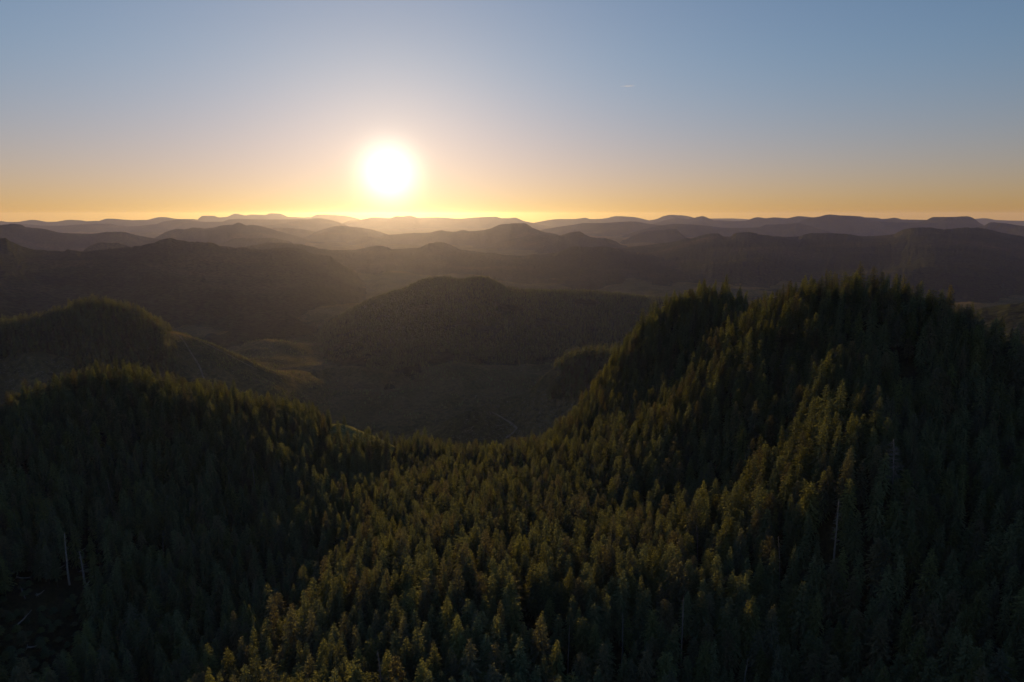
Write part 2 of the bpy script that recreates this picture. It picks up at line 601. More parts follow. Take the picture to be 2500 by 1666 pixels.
H([(190, 622), (225, 598), (245, 592), (275, 593), (320, 603), (360, 616)],
  7600, 'small rounded hill behind the left massif saddle', rough=1.1, seed=25)
H([(-140, 596), (-60, 586), (0, 583), (12, 582), (25, 589), (50, 598), (75, 608), (110, 615), (150, 617), (165, 610), (185, 611), (200, 617), (250, 610), (290, 605), (340, 602), (375, 594), (405, 582), (420, 582), (435, 587), (500, 592), (520, 594), (550, 605), (560, 609), (590, 604), (620, 608), (650, 611), (670, 606), (700, 604), (740, 610), (770, 622), (800, 624), (820, 637), (840, 650), (880, 675), (950, 722)],
  5400, 'broad dark massif filling the left middle distance', rough=1.3, seed=26, rows=80, width=1400, front=2.35, lin=1.0)
H([(540, 852), (565, 835), (590, 827), (620, 830), (650, 837), (700, 842), (760, 846)],
  3700, 'low logged rise at the foot of the dark left massif', rough=0.8, seed=27, width=420, mat=M_CUT, base=10)
H([(2150, 840), (2300, 775), (2380, 757), (2440, 745), (2480, 740), (2560, 732), (2700, 726)],
  2600, 'logged olive hillside at the right edge beyond the near hill', rough=0.8, seed=28, width=1300)

dome, P_DOME = H([(640, 905), (690, 860), (715, 838), (760, 814), (800, 792), (850, 763), (900, 739), (950, 721), (1000, 700), (1020, 693), (1040, 686), (1075, 681), (1105, 684), (1125, 688), (1150, 683), (1180, 680), (1200, 686), (1225, 700), (1245, 710), (1300, 714), (1390, 714), (1450, 717), (1500, 721), (1560, 727), (1620, 733), (1750, 748), (1900, 780)],
                 3100, 'big dome shaped wooded hill in the centre', rough=0.6, seed=29, rows=70, width=1000, front=1.5, lin=0.75, ret=True, step_px=3)
knob, P_KNOB = H([(-220, 830), (-100, 808), (0, 797), (60, 791), (130, 772), (180, 752), (220, 741), (260, 743), (310, 757), (350, 772), (380, 790), (405, 806), (440, 817), (475, 827), (530, 847), (590, 874), (660, 905), (740, 925)],
                 1900, 'round wooded hill at left with a logged flank falling to the valley', rough=0.5, seed=30, rows=56, width=620, mat=M_CUT, ret=True, step_px=3)
tuft, P_TUFT = H([(1280, 965), (1330, 915), (1365, 890), (1400, 872), (1440, 864), (1500, 866), (1560, 872), (1640, 900)],
                 1450, 'small wooded spur below the steep shoulder of the near hill', rough=0.4, seed=31, rows=48, width=330, mat=M_CUT, ret=True, step_px=3)
H([(640, 948), (700, 932), (760, 912), (820, 896), (850, 893), (900, 897), (960, 908), (1040, 935)],
  2050, 'low grassy spur crossing the logged valley', rough=0.6, seed=32, width=260, mat=M_CUT, base=0)

# ground sheet: rolling valley floor out to the horizon, following the earth's curve
rr = np.concatenate([np.linspace(300, 5000, 170), np.geomspace(5100, 46000, 60)])
aa = np.linspace(-math.pi, math.pi, 721)
Rg, Ag = np.meshgrid(rr, aa, indexing='ij')
Pg = np.zeros(Rg.shape + (3,))
Pg[..., 0] = Rg * np.sin(Ag)
Pg[..., 1] = Rg * np.cos(Ag)
Pg[..., 2] = floor_z(Rg) + 34 * fbm(Pg[..., 0] / 480, Pg[..., 1] / 480, 5, 77) + 4 * fbm(Pg[..., 0] / 60, Pg[..., 1] / 60, 3, 78)
link('ground', grid_mesh('ground', Pg, M_CUT), label='logged valley floor of olive brush and pale slash', kind='structure')

# ------------------------------------------------------------------ the near hills: height field through surveyed canopy points
CANOPY = 23.0
CTRL = []


def cpt(px, py, dist, canopy=CANOPY):
    d = pix_dir(px, py)
    d = d / np.linalg.norm(d) * dist
    CTRL.append((d[0], d[1], CAMZ + d[2] - canopy))


for a in [
    # far left column and the left spur
    (-150, 1666, 380), (-150, 1400, 430), (-150, 1200, 490), (-150, 1040, 570),
    (0, 1666, 365), (0, 1500, 402), (0, 1350, 440), (0, 1200, 490), (0, 1080, 540), (0, 985, 600),
    (130, 915, 625),
    (250, 1666, 352), (250, 1500, 396), (250, 1350, 434), (250, 1200, 485), (250, 1060, 550), (225, 903, 635), (330, 905, 640),
    (500, 1666, 338), (500, 1500, 382), (500, 1350, 424), (500, 1200, 478), (500, 1060, 550), (450, 930, 640), (560, 952, 645),
    (720, 1200, 492), (720, 1080, 572), (700, 965, 655), (750, 992, 648), (822, 1028, 660, 0), (860, 1048, 650, 0), (900, 1074, 636, 0), (790, 1060, 605), (855, 1092, 590),
    # centre: the lit bench and the saddle
    (640, 1500, 374), (700, 1350, 428), (680, 1640, 300), (800, 1500, 318), (790, 1666, 262), (860, 1350, 388), (860, 1220, 480),
    (950, 1130, 590), (1000, 1112, 600), (950, 1200, 475), (950, 1350, 350),
    (1000, 1666, 250), (1000, 1500, 284),
    (1100, 1095, 590), (1200, 1092, 585), (1150, 1200, 450),
    (1250, 1666, 262), (1250, 1500, 287), (1250, 1350, 335), (1320, 1085, 580),
    (1400, 1200, 425), (1450, 1100, 490), (1400, 1035, 600),
    (1500, 1666, 276), (1500, 1500, 290), (1500, 1350, 318),
    # shoulder behind
    (1440, 965, 625), (1480, 880, 640), (1540, 796, 645), (1610, 737, 645), (1680, 698, 640), (1745, 690, 635), (1810, 698, 625), (1862, 748, 610),
    (1640, 900, 548), (1560, 1000, 530), (1720, 830, 532),
    # near right hill: a spine comes down from the summit towards the camera
    (1700, 1200, 400), (1700, 1050, 446), (1760, 940, 456), (1850, 820, 472), (1830, 1000, 424), (1920, 715, 540), (2000, 688, 515), (2105, 655, 500), (2200, 672, 495), (2300, 716, 490), (2400, 778, 475), (2480, 812, 460), (2600, 870, 450),
    (1900, 1000, 412), (1900, 1200, 345), (1900, 1400, 320), (1900, 1666, 288), (1730, 1400, 292), (1700, 1600, 278),
    (1980, 850, 440), (2060, 850, 405), (2080, 1000, 360), (2060, 1200, 316), (2030, 1400, 312), (2050, 1666, 286),
    (2300, 900, 425), (2300, 1050, 380), (2300, 1250, 325), (2300, 1450, 302), (2300, 1666, 272),
    (2500, 950, 425), (2500, 1100, 375), (2500, 1300, 320), (2500, 1500, 296), (2500, 1666, 268),
    (2650, 1300, 315), (2650, 1600, 275),
]:
    cpt(*a)
# behind the crests the ground falls away
for px, d, z in [(-150, 760, 215), (0, 790, 205), (225, 800, 200), (450, 800, 190), (650, 790, 170), (850, 760, 150), (950, 730, 170), (1150, 720, 165), (1320, 720, 130),
                 (1440, 760, 150), (1600, 800, 220), (1745, 800, 260), (1900, 740, 300), (2105, 680, 300), (2300, 620, 290), (2480, 570, 280),
                 (0, 960, 60), (450, 960, 50), (850, 920, 30), (1150, 900, 30), (1440, 930, 40), (1745, 980, 100), (2105, 880, 140), (2480, 800, 130),
                 (0, 1150, -40), (450, 1150, -50), (850, 1080, -50), (1150, 1060, -50), (1440, 1120, -50), (1745, 1150, -30), (2105, 1100, -30), (2480, 1050, -30), (2700, 1000, -30), (-200, 1150, -40)]:
    u = (px - 1250) / F
    q = math.hypot(u, 1)
    CTRL.append((d * u / q, d / q, z))
for x, y, z in [(0, 60, 310), (200, 60, 320), (-200, 80, 290), (400, 100, 330), (-400, 100, 270), (0, -150, 310), (300, -150, 320), (-300, -150, 280), (-700, 200, 240), (700, 150, 330), (-900, 400, 150), (900, 300, 200),
                (-1000, 100, 100), (1000, 0, 150), (-950, 750, 50), (950, 650, 50), (0, -400, 200), (500, -400, 200), (-500, -400, 180)]:
    CTRL.append((x, y, z))
CTRL = np.array(CTRL)
XY = CTRL[:, :2] / 100.0
ZZ = CTRL[:, 2]
_d = np.hypot(XY[:, None, 0] - XY[None, :, 0], XY[:, None, 1] - XY[None, :, 1])
_n = len(XY)
A_ = np.zeros((_n + 3, _n + 3))
A_[:_n, :_n] = np.sqrt(_d * _d + 0.04) + np.eye(_n) * -0.02
A_[:_n, _n] = 1
A_[:_n, _n + 1:] = XY
A_[_n, :_n] = 1
A_[_n + 1:, :_n] = XY.T
SOL = np.linalg.solve(A_, np.concatenate([ZZ, [0, 0, 0]]))
GS = 6.0
GX = np.arange(-1020, 1021, GS)
GY = np.arange(-420, 1141, GS)
gx, gy = np.meshgrid(GX / 100, GY / 100)
GZ = SOL[_n] + SOL[_n + 1] * gx + SOL[_n + 2] * gy
for i in range(_n):
    GZ += SOL[i] * np.sqrt((gx - XY[i, 0]) ** 2 + (gy - XY[i, 1]) ** 2 + 0.04)
GZ += 3.0 * fbm(gx * 100 / 60, gy * 100 / 60, 3, 91) + 1.0 * fbm(gx * 100 / 14, gy * 100 / 14, 2, 92)


def ground_z(x, y):
    fx = np.clip((np.asarray(x, float) - GX[0]) / GS, 0, len(GX) - 1.001)
    fy = np.clip((np.asarray(y, float) - GY[0]) / GS, 0, len(GY) - 1.001)
    i = fx.astype(int)
    j = fy.astype(int)
    a = fx - i
    b = fy - j
    return (GZ[j, i] * (1 - a) + GZ[j, i + 1] * a) * (1 - b) + (GZ[j + 1, i] * (1 - a) + GZ[j + 1, i + 1] * a) * b


Pt = np.stack([gx * 100, gy * 100, GZ], -1)
terrain = link('terrain', grid_mesh('terrain', Pt, M_FLOOR), label='forest floor of the near wooded hills and saddle', kind='structure')
terrain.data.materials.append(M_GRASS)
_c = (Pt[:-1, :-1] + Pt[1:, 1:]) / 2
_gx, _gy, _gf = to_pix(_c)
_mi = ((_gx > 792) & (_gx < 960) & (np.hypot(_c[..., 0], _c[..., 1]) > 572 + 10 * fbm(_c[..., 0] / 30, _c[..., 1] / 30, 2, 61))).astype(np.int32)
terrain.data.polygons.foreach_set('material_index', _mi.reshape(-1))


def hit(px, py, height=0.0):
    """ground point under the spot where the sight line through a photo pixel meets the surface lifted by height"""
    d = pix_dir(px, py)
    d = d / np.linalg.norm(d)
    s = np.arange(120, 1000, 1.0)
    x, y, z = d[0] * s, d[1] * s, CAMZ + d[2] * s
    below = z < ground_z(x, y) + height
    if not below.any():
        return None
    k = int(np.argmax(below))
    return np.array([x[k], y[k], float(ground_z(x[k], y[k]))])


# ------------------------------------------------------------------ conifers
def tube(pts, radii, sides=6):
    V, Fc = [], []
    n = len(pts)
    for i in range(n):
        t = np.array(pts[min(i + 1, n - 1)]) - np.array(pts[max(i - 1, 0)])
        t = t / (np.linalg.norm(t) + 1e-9)
        a = np.cross(t, [0.31, 0.95, 0.1] if abs(t[2]) > 0.6 else [0, 0, 1.0])
        a /= np.linalg.norm(a)
        b = np.cross(t, a)
        for k in range(sides):
            th = 2 * math.pi * k / sides
            V.append(tuple(np.array(pts[i]) + radii[i] * (math.cos(th) * a + math.sin(th) * b)))
    for i in range(n - 1):
        for k in range(sides):
            k2 = (k + 1) % sides
            Fc.append((i * sides + k, i * sides + k2, (i + 1) * sides + k2, (i + 1) * sides + k))
    Fc.append(tuple(range(sides))[::-1])
    Fc.append(tuple((n - 1) * sides + k for k in range(sides)))
    return V, Fc


def crown_mesh(name, seed, Ht, R, base=0.25, power=0.75, spray=0.62, dens=1.0, ragged=0.25, tip=1.0, mat=None):
    """branch tiers, each branch carrying drooping needle sprays"""
    rg = random.Random(seed)
    V, Fc = [], []
    z = base * Ht
    phi = rg.random() * 6.28
    lean = (rg.uniform(-0.25, 0.25), rg.uniform(-0.25, 0.25))
    while z < Ht * 0.985:
        f = (z - base * Ht) / (Ht * (1 - base))
        prof = min(1.0, 0.5 + 2.4 * f) * max(0.03, (1 - f * tip)) ** power
        nb = rg.choice((4, 5, 5, 6)) if f < 0.85 else 4
        tier = rg.uniform(1 - ragged, 1 + ragged * 0.6)
        for b in range(nb):
            phi += 2 * math.pi / nb + rg.uniform(-0.35, 0.35)
            L = R * prof * tier * rg.uniform(0.65, 1.18) + 0.12
            if rg.random() < ragged * 0.25:
                continue
            zz = z + rg.uniform(-0.3, 0.3)
            rise = -0.30 + 0.75 * f + rg.uniform(-0.12, 0.12)
            droop = 0.45 * (1 - 0.6 * f) * rg.uniform(0.6, 1.4)
            c, s_ = math.cos(phi), math.sin(phi)
            nsp = max(2, int(L / spray * 2.3 * dens))
            for k in range(nsp):
                u = ((k + rg.random()) / nsp) ** 0.75
                px = c * L * u + lean[0] * f
                py = s_ * L * u + lean[1] * f
                pz = zz + L * (rise * u - droop * u * u)
                side = rg.uniform(-1.15, 1.15)
                yaw = phi + side
                ln = spray * rg.uniform(0.75, 1.45) * (1.15 - 0.45 * f)
                wd = ln * rg.uniform(0.30, 0.48)
                pit = rise - 2 * droop * u + rg.uniform(-0.45, 0.25)
                dx, dy, dz = math.cos(yaw) * math.cos(pit), math.sin(yaw) * math.cos(pit), math.sin(pit)
                roll = rg.uniform(-0.9, 0.9)
                sx, sy, sz = -math.sin(yaw) * math.cos(roll), math.cos(yaw) * math.cos(roll), math.sin(roll)
                i0 = len(V)
                V.append((px - dx * ln * 0.25, py - dy * ln * 0.25, pz - dz * ln * 0.25))
                V.append((px + dx * ln * 0.35 + sx * wd, py + dy * ln * 0.35 + sy * wd, pz + dz * ln * 0.35 + sz * wd - 0.05))
                V.append((px + dx * ln, py + dy * ln, pz + dz * ln - 0.10 * ln))
                V.append((px + dx * ln * 0.35 - sx * wd, py + dy * ln * 0.35 - sy * wd, pz + dz * ln * 0.35 - sz * wd - 0.05))
                Fc.append((i0, i0 + 1, i0 + 2, i0 + 3))
        z += spray * rg.uniform(0.75, 1.15) * (1.05 - 0.35 * f) / max(0.6, dens ** 0.5)
    # leader
    for k in range(5):
        a = k * 1.26
        i0 = len(V)
        V += [(lean[0] + 0.16 * math.cos(a), lean[1] + 0.16 * math.sin(a), Ht * 0.965), (lean[0] - 0.10 * math.sin(a), lean[1] + 0.1 * math.cos(a), Ht * 0.975),
              (lean[0] + 0.02 * math.cos(a), lean[1] + 0.02 * math.sin(a), Ht * 1.015)]
        Fc.append((i0, i0 + 1, i0 + 2))
    return V, Fc, (lean[0], lean[1])


def trunk_mesh(Ht, r, lean, sides=6):
    pts = [(lean[0] * u * u, lean[1] * u * u, Ht * u * 0.97 - 1.5 * (u == 0)) for u in (0, 0.04, 0.3, 0.6, 0.85, 1.0)]
    rad = [r * 1.5, r * 1.05, r * 0.8, r * 0.5, r * 0.22, 0.03]
    return tube(pts, rad, sides)


# shape, adjective for labels
SPEC = [
    dict(Ht=27, R=4.20, base=0.18, power=0.76, mat=M_GREEN, word='dark green spired conifer', ragged=0.22),
    dict(Ht=25, R=4.59, base=0.15, power=0.59, mat=M_GREEN, word='dark green full-crowned conifer', ragged=0.25),
    dict(Ht=29, R=3.69, base=0.25, power=0.66, mat=M_GREEN, word='tall narrow dark green conifer', ragged=0.35),
    dict(Ht=22, R=4.20, base=0.14, power=0.68, mat=M_GREEN, word='shorter dark green conifer', ragged=0.25),
    dict(Ht=24, R=4.84, base=0.20, power=0.47, mat=M_OLIVE, word='olive round-topped conifer', ragged=0.30, tip=0.97),
    dict(Ht=27, R=4.33, base=0.18, power=0.72, mat=M_OLIVE, word='olive spired conifer', ragged=0.25),
    dict(Ht=20, R=3.56, base=0.12, power=0.81, mat=M_OLIVE, word='small pointed olive conifer', ragged=0.18),
    dict(Ht=26, R=4.59, base=0.22, power=0.49, mat=M_BROWN, word='brown-tinged cone-laden conifer', ragged=0.32, tip=0.97),
    dict(Ht=28, R=4.08, base=0.24, power=0.63, mat=M_BROWN, word='tall brown-tinged conifer', ragged=0.38),
    dict(Ht=26, R=3.82, base=0.20, power=0.66, mat=M_BLUE, word='grey-green slender conifer', ragged=0.30),
    dict(Ht=29, R=4.33, base=0.28, power=0.57, mat=M_BLUE, word='tall ragged grey-green conifer', ragged=0.5),
]
WEIGHT = np.array([0.17, 0.16, 0.12, 0.12, 0.09, 0.10, 0.06, 0.04, 0.04, 0.06, 0.04])
WEIGHT = WEIGHT / WEIGHT.sum()
CROWN, TRUNK = [], []
lib = bpy.data.collections.new('tree_library')
libfar = bpy.data.collections.new('far_tree_library')
for i, s in enumerate(SPEC):
    kw = {k: v for k, v in s.items() if k not in ('mat', 'word')}
    kw['spray'] = 0.56
    kw['dens'] = 1.3
    V, Fc, lean = crown_mesh('crown', 100 + i, **kw)
    TV, TF = trunk_mesh(s['Ht'], 0.34, lean)
    CROWN.append(mesh_from('crown', V, Fc, [s['mat']]))
    TRUNK.append(mesh_from('trunk', TV, TF, [M_BARK], smooth=True))
    me = mesh_from('conifer', V + TV, Fc + [tuple(k + len(V) for k in f) for f in TF], [s['mat'], M_BARK], [0] * len(Fc) + [1] * len(TF))
    lib.objects.link(bpy.data.objects.new('tree_kind_%02d' % i, me))
    kw['spray'] = 1.9
    kw['dens'] = 0.8
    V, Fc, lean = crown_mesh('crown', 300 + i, **kw)
    me = mesh_from('far_conifer', V, Fc, [s['mat']])
    libfar.objects.link(bpy.data.objects.new('far_tree_kind_%02d' % i, me))


def scatter_object(name, pts, rotz, scale, var, library, label, category=None, tilt=None):
    me = bpy.data.meshes.new(name)
    n = len(pts)
    me.vertices.add(n)
    me.vertices.foreach_set('co', np.asarray(pts, np.float32).reshape(-1))
    tilt = np.zeros((n, 2)) if tilt is None else tilt
    for an, tp, data, key in (('tx', 'FLOAT', tilt[:, 0], 'value'), ('ty', 'FLOAT', tilt[:, 1], 'value'), ('rz', 'FLOAT', rotz, 'value'), ('sc', 'FLOAT_VECTOR', scale, 'vector'), ('kind_index', 'INT', var, 'value')):
        at = me.attributes.new(an, tp, 'POINT')
        at.data.foreach_set(key, np.asarray(data, np.int32 if tp == 'INT' else np.float32).reshape(-1))
    me.update()
    o = link(name, me, label=label, kind='stuff', category=category)
    g = bpy.data.node_groups.new(name, 'GeometryNodeTree')
    g.interface.new_socket('Geometry', in_out='INPUT', socket_type='NodeSocketGeometry')
    g.interface.new_socket('Geometry', in_out='OUTPUT', socket_type='NodeSocketGeometry')
    gi = g.nodes.new('NodeGroupInput')
    go = g.nodes.new('NodeGroupOutput')
    ci = g.nodes.new('GeometryNodeCollectionInfo')
    ci.inputs['Collection'].default_value = library
    ci.inputs['Separate Children'].default_value = True
    ci.inputs['Reset Children'].default_value = True
    ip = g.nodes.new('GeometryNodeInstanceOnPoints')
    ip.inputs['Pick Instance'].default_value = True

    def attr(nm, tp):
        a = g.nodes.new('GeometryNodeInputNamedAttribute')
        a.data_type = tp
        a.inputs['Name'].default_value = nm
        return a.outputs['Attribute']
    cx = g.nodes.new('ShaderNodeCombineXYZ')
    g.links.new(attr('rz', 'FLOAT'), cx.inputs['Z'])
    g.links.new(attr('tx', 'FLOAT'), cx.inputs['X'])
    g.links.new(attr('ty', 'FLOAT'), cx.inputs['Y'])
    e2r = g.nodes.new('FunctionNodeEulerToRotation')
    g.links.new(cx.outputs[0], e2r.inputs[0])
    g.links.new(gi.outputs[0], ip.inputs['Points'])
    g.links.new(ci.outputs[0], ip.inputs['Instance'])
    g.links.new(attr('kind_index', 'INT'), ip.inputs['Instance Index'])
    g.links.new(e2r.outputs[0], ip.inputs['Rotation'])
    g.links.new(attr('sc', 'FLOAT_VECTOR'), ip.inputs['Scale'])
    g.links.new(ip.outputs[0], go.inputs[0])
    md = o.modifiers.new('scatter', 'NODES')
    md.node_group = g
    return o


# photo pixel of the top, height, trunk radius, branches, branch length, what sets it apart
SNAGS = [
    (153, 1300, 30, 0.48, 26, 1.5, 'tallest pale dead snag, standing in the windthrow gap on the dark slope'),
    (197, 1345, 19, 0.46, 30, 2.2, 'ragged grey snag with tangled stubs beside the tallest snag'),
    (338, 1118, 24, 0.26, 10, 0.8, 'thin pale dead stem high on the dark slope above the windthrow gap'),
    (267, 1172, 24, 0.24, 10, 0.8, 'thin grey dead stem above the windthrow gap, below the pale stem'),
    (392, 1300, 24, 0.24, 14, 1.0, 'short grey snag among dark conifers east of the windthrow gap'),
    (557, 1160, 24, 0.26, 6, 0.7, 'bare pale pole snag on the dark slope below the spur crest'),
    (619, 1140, 24, 0.26, 22, 1.1, 'slim snag with short side stubs near the bare pale pole'),
    (1080, 1155, 26, 0.28, 20, 1.0, 'grey snag at the dark edge of the sunlit bench near the saddle'),
    (951, 1290, 24, 0.22, 8, 0.8, 'thin pale dead stem in the shaded hollow beside the bench'),
    (930, 1590, 28, 0.32, 60, 1.6, 'grey half-dead conifer among golden trees at the bottom of the bench'),
    (1388, 1528, 24, 0.24, 6, 0.7, 'pale dead pole low in the middle of the forest'),
    (1523, 1502, 24, 0.30, 22, 1.3, 'crooked pale snag low in the forest, next to the pale pole'),
    (1670, 1466, 28, 0.32, 34, 1.4, 'tall greyed snag with side stubs below the dark slope'),
    (1708, 1284, 24, 0.26, 18, 1.2, 'grey snag with a bare leaning top on the bench edge'),
    (1911, 1318, 24, 0.28, 8, 0.8, 'pale dead pole on the shaded slope of the near hill'),
    (2192, 1076, 28, 0.32, 64, 4.6, 'wide bare pale dead tree with spreading branches on the near hill'),
    (2048, 1232, 28, 0.32, 44, 2.4, 'grey dead-topped tree on the shaded slope below the pale tree'),
    (1818, 1612, 24, 0.28, 20, 1.0, 'grey snag near the bottom edge under the near hill'),
]
SNAG_POS = [hit(q[0], q[1], q[2]) for q in SNAGS]

# --- layout of the near forest
SP = 5.6
xs = np.arange(-760, 761, SP)
ys = np.arange(40, 861, SP * 0.92)
X, Y = np.meshgrid(xs, ys)
X = X + (np.arange(len(ys)) % 2)[:, None] * SP / 2
X = (X + RNG.uniform(-2.3, 2.3, X.shape)).ravel()
Y = (Y + RNG.uniform(-2.3, 2.3, Y.shape)).ravel()
AZ = np.arctan2(X, Y)
R_ = np.hypot(X, Y)
keep = (np.abs(AZ) < math.radians(46)) & (R_ > 95) & (R_ < 800)
X, Y = X[keep], Y[keep]
Z = ground_z(X, Y)
ppx, ppy, pf = to_pix(np.stack([X, Y, Z + 20], -1))
r_ = np.hypot(X, Y)
zone = fbm(X / 45, Y / 45, 3, 55)
n0 = len(X)
var = RNG.choice(len(SPEC), n0, p=WEIGHT)
size = np.clip(RNG.normal(0.87, 0.14, n0), 0.40, 1.10) * np.where(RNG.random(n0) < 0.10, RNG.uniform(0.45, 0.8, n0), 1.0) * (1 + 0.10 * zone)
# the logged patch on the end of the left spur, and the windthrow gap low on the left slope
patch = (ppx > 802) & (ppx < 965) & (r_ > 580) & (RNG.random(n0) < 0.93)
gap = (((ppx - 70) / 135) ** 2 + ((ppy - 1490) / 150) ** 2 < 1) & (RNG.random(n0) < 0.93)
gap2 = (((ppx - 200) / 70) ** 2 + ((ppy - 1330) / 95) ** 2 < 1) & (RNG.random(n0) < 0.80)
far_side = np.zeros(n0, bool)
size = np.where(gap | gap2, size * RNG.uniform(0.08, 0.26, n0), size)      # low brush and saplings in the windthrow
_soft = (ppx > 735) & (ppx < 1010) & (r_ > 590)
size = np.where(_soft, size * np.clip(1.0 - (ppx - 735) / 160, 0.55, 1), size)
near_snag = np.zeros(n0, bool)
for q in SNAG_POS:
    if q is None:
        continue
    dx, dy = X - q[0], Y - q[1]
    ql = math.hypot(q[0], q[1])
    along = -(dx * q[0] + dy * q[1]) / ql
    across = np.abs(dx * q[1] - dy * q[0]) / ql
    near_snag |= (across < 3.6) & (along > -3.5) & (along < 9)
ok = ~(patch | near_snag | (RNG.random(n0) < 0.05) | ((fbm(X / 26, Y / 26, 2, 66) > 0.78) & (RNG.random(n0) < 0.7)))
# trees well behind the crest show nothing: cull by line of sight to the tree top
vis = np.ones(n0, bool)
top = Z + 27 * size
for s in np.linspace(0.55, 0.985, 26):
    gz = ground_z(X * s, Y * s) + 6
    lz = CAMZ + (top + 6 - CAMZ) * s
    vis &= lz > gz
ok &= vis | (r_ < 330)
X, Y, Z, var, size, r_ = X[ok], Y[ok], Z[ok], var[ok], size[ok], r_[ok]
rot = RNG.uniform(0, 6.283, len(X))
wid = RNG.uniform(0.82, 1.38, len(X)) * (0.42 + 0.58 * size)
SC = np.stack([wid, wid, size], -1)
TILT = RNG.normal(0, 0.022, (len(X), 2)) * np.where(RNG.random(len(X)) < 0.06, 3.5, 1.0)[:, None]
HT = np.array([s['Ht'] for s in SPEC])[var] * size
tpx, tpy, tf = to_pix(np.stack([X, Y, Z + HT], -1))
in_frame = (tpx > 8) & (tpx < 2492) & (tpy > 600) & (tpy < 1600)
order = np.argsort(np.where(in_frame, r_, 1e9))
HERO = order[:300]
rest = np.ones(len(X), bool)
rest[HERO] = False
print('near trees', len(X), 'hero range', r_[HERO].max())

ONES = 'zero one two three four five six seven eight nine ten eleven twelve thirteen fourteen fifteen sixteen seventeen eighteen nineteen'.split()
TENS = '- - twenty thirty forty fifty sixty seventy eighty ninety'.split()


def spell(n):
    n = min(99, int(n))
    return ONES[n] if n < 20 else TENS[n // 10] + ('-' + ONES[n % 10] if n % 10 else '')


seen = set()
GROUPS = 'conifers standing nearest in the forest'
for i in HERO:
    k = int(var[i])
    root = link('conifer', None, group=GROUPS, category='conifer')
    root.location = (X[i], Y[i], Z[i])
    root.rotation_euler = (TILT[i, 0], TILT[i, 1], rot[i])
    root.scale = SC[i]
    lab = '%s, top %s percent across and %s percent down the photo' % (SPEC[k]['word'], spell(round(tpx[i] / 25)), spell(round(tpy[i] / 16.66)))
    for word in ('rear ', 'rearmost ', 'half-hidden '):
        if lab in seen:
            lab = word + lab.split(' ', 1)[1] if lab.startswith('rear') else word + lab
    seen.add(lab)
    root['label'] = lab
    link('crown', CROWN[k], parent=root)
    link('trunk', TRUNK[k], parent=root)
scatter_object('forest', np.stack([X, Y, Z], -1)[rest], rot[rest], SC[rest], var[rest], lib, 'dense dark conifer forest clothing the near hills and saddle', 'forest', TILT[rest])


# --- woods on the middle hills, on their real surfaces
def sample_sheet(P, spacing, accept, seed):
    rg = np.random.default_rng(seed)
    a = P[:-1, :-1]
    b = P[:-1, 1:]
    c = P[1:, :-1]
    area = np.linalg.norm(np.cross(b - a, c - a), axis=-1).ravel()
    n = int(area.sum() / (spacing * spacing))
    idx = rg.choice(len(area), n, p=area / area.sum())
    u = rg.random(n)[:, None]
    v = rg.random(n)[:, None]
    A0, B0, C0, D0 = (Q.reshape(-1, 3)[idx] for Q in (a, b, c, P[1:, 1:]))
    pts = (A0 * (1 - u) + B0 * u) * (1 - v) + (C0 * (1 - u) + D0 * u) * v
    px, py, f = to_pix(pts)
    return pts[accept(px, py, pts)]


def woods(P, spacing, accept, seed, label, size=1.0):
    pts = sample_sheet(P, spacing, accept, seed)
    n = len(pts)
    rg = np.random.default_rng(seed + 1)
    s = np.clip(rg.normal(0.85, 0.2, n), 0.4, 1.3) * size
    w = rg.uniform(1.0, 1.45, n) * s
    print(label, n)
    pts = pts - np.array([0, 0, 1.0])
    scatter_object('forest', pts, rg.uniform(0, 6.28, n), np.stack([w, w, s], -1), rg.choice(len(SPEC), n, p=WEIGHT), libfar, label, 'forest')


def rows_front(P, share):
    k = int(P.shape[0] * share)
    return P[:k]


woods(rows_front(P_KNOB, 0.62), 7.0, lambda px, py, p: (px < 415 + (py - 800) * 0.10 + 14 * fbm(p[:, 0] / 60, p[:, 1] / 60, 2, 5)) & (py < 868 + 16 * fbm(p[:, 0] / 70, p[:, 1] / 70, 2, 3) + (px > 180) * 40) & (px > -250), 401,
      'conifer woods covering the round hill at left', 0.82)
woods(rows_front(P_DOME, 0.60), 7.2, lambda px, py, p: (py < 885 + 45 * fbm(p[:, 0] / 180, p[:, 1] / 180, 3, 8)) & (fbm(p[:, 0] / 160, p[:, 1] / 160, 3, 9) > -0.55) & (px > 560) & (px < 1800), 402,
      'conifer woods covering the central dome hill', 0.60)
woods(rows_front(P_TUFT, 0.62), 6.5, lambda px, py, p: (px > 1345 + 20 * fbm(p[:, 0] / 50, p[:, 1] / 50, 2, 4)) & (py < 950 + 25 * fbm(p[:, 0] / 60, p[:, 1] / 60, 2, 6)), 403,
      'conifer woods on the small spur below the shoulder', 0.85)


def brush(P, spacing, accept, seed, label, lo, hi):
    pts = sample_sheet(P, spacing, accept, seed)
    n = len(pts)
    rg = np.random.default_rng(seed + 1)
    s = rg.uniform(lo, hi, n)
    w = s * rg.uniform(1.3, 2.4, n)
    print(label, n)
    scatter_object('brush', pts - np.array([0, 0, 0.8]), rg.uniform(0, 6.28, n), np.stack([w, w, s], -1), rg.choice(len(SPEC), n, p=WEIGHT), libfar, label, 'brush')


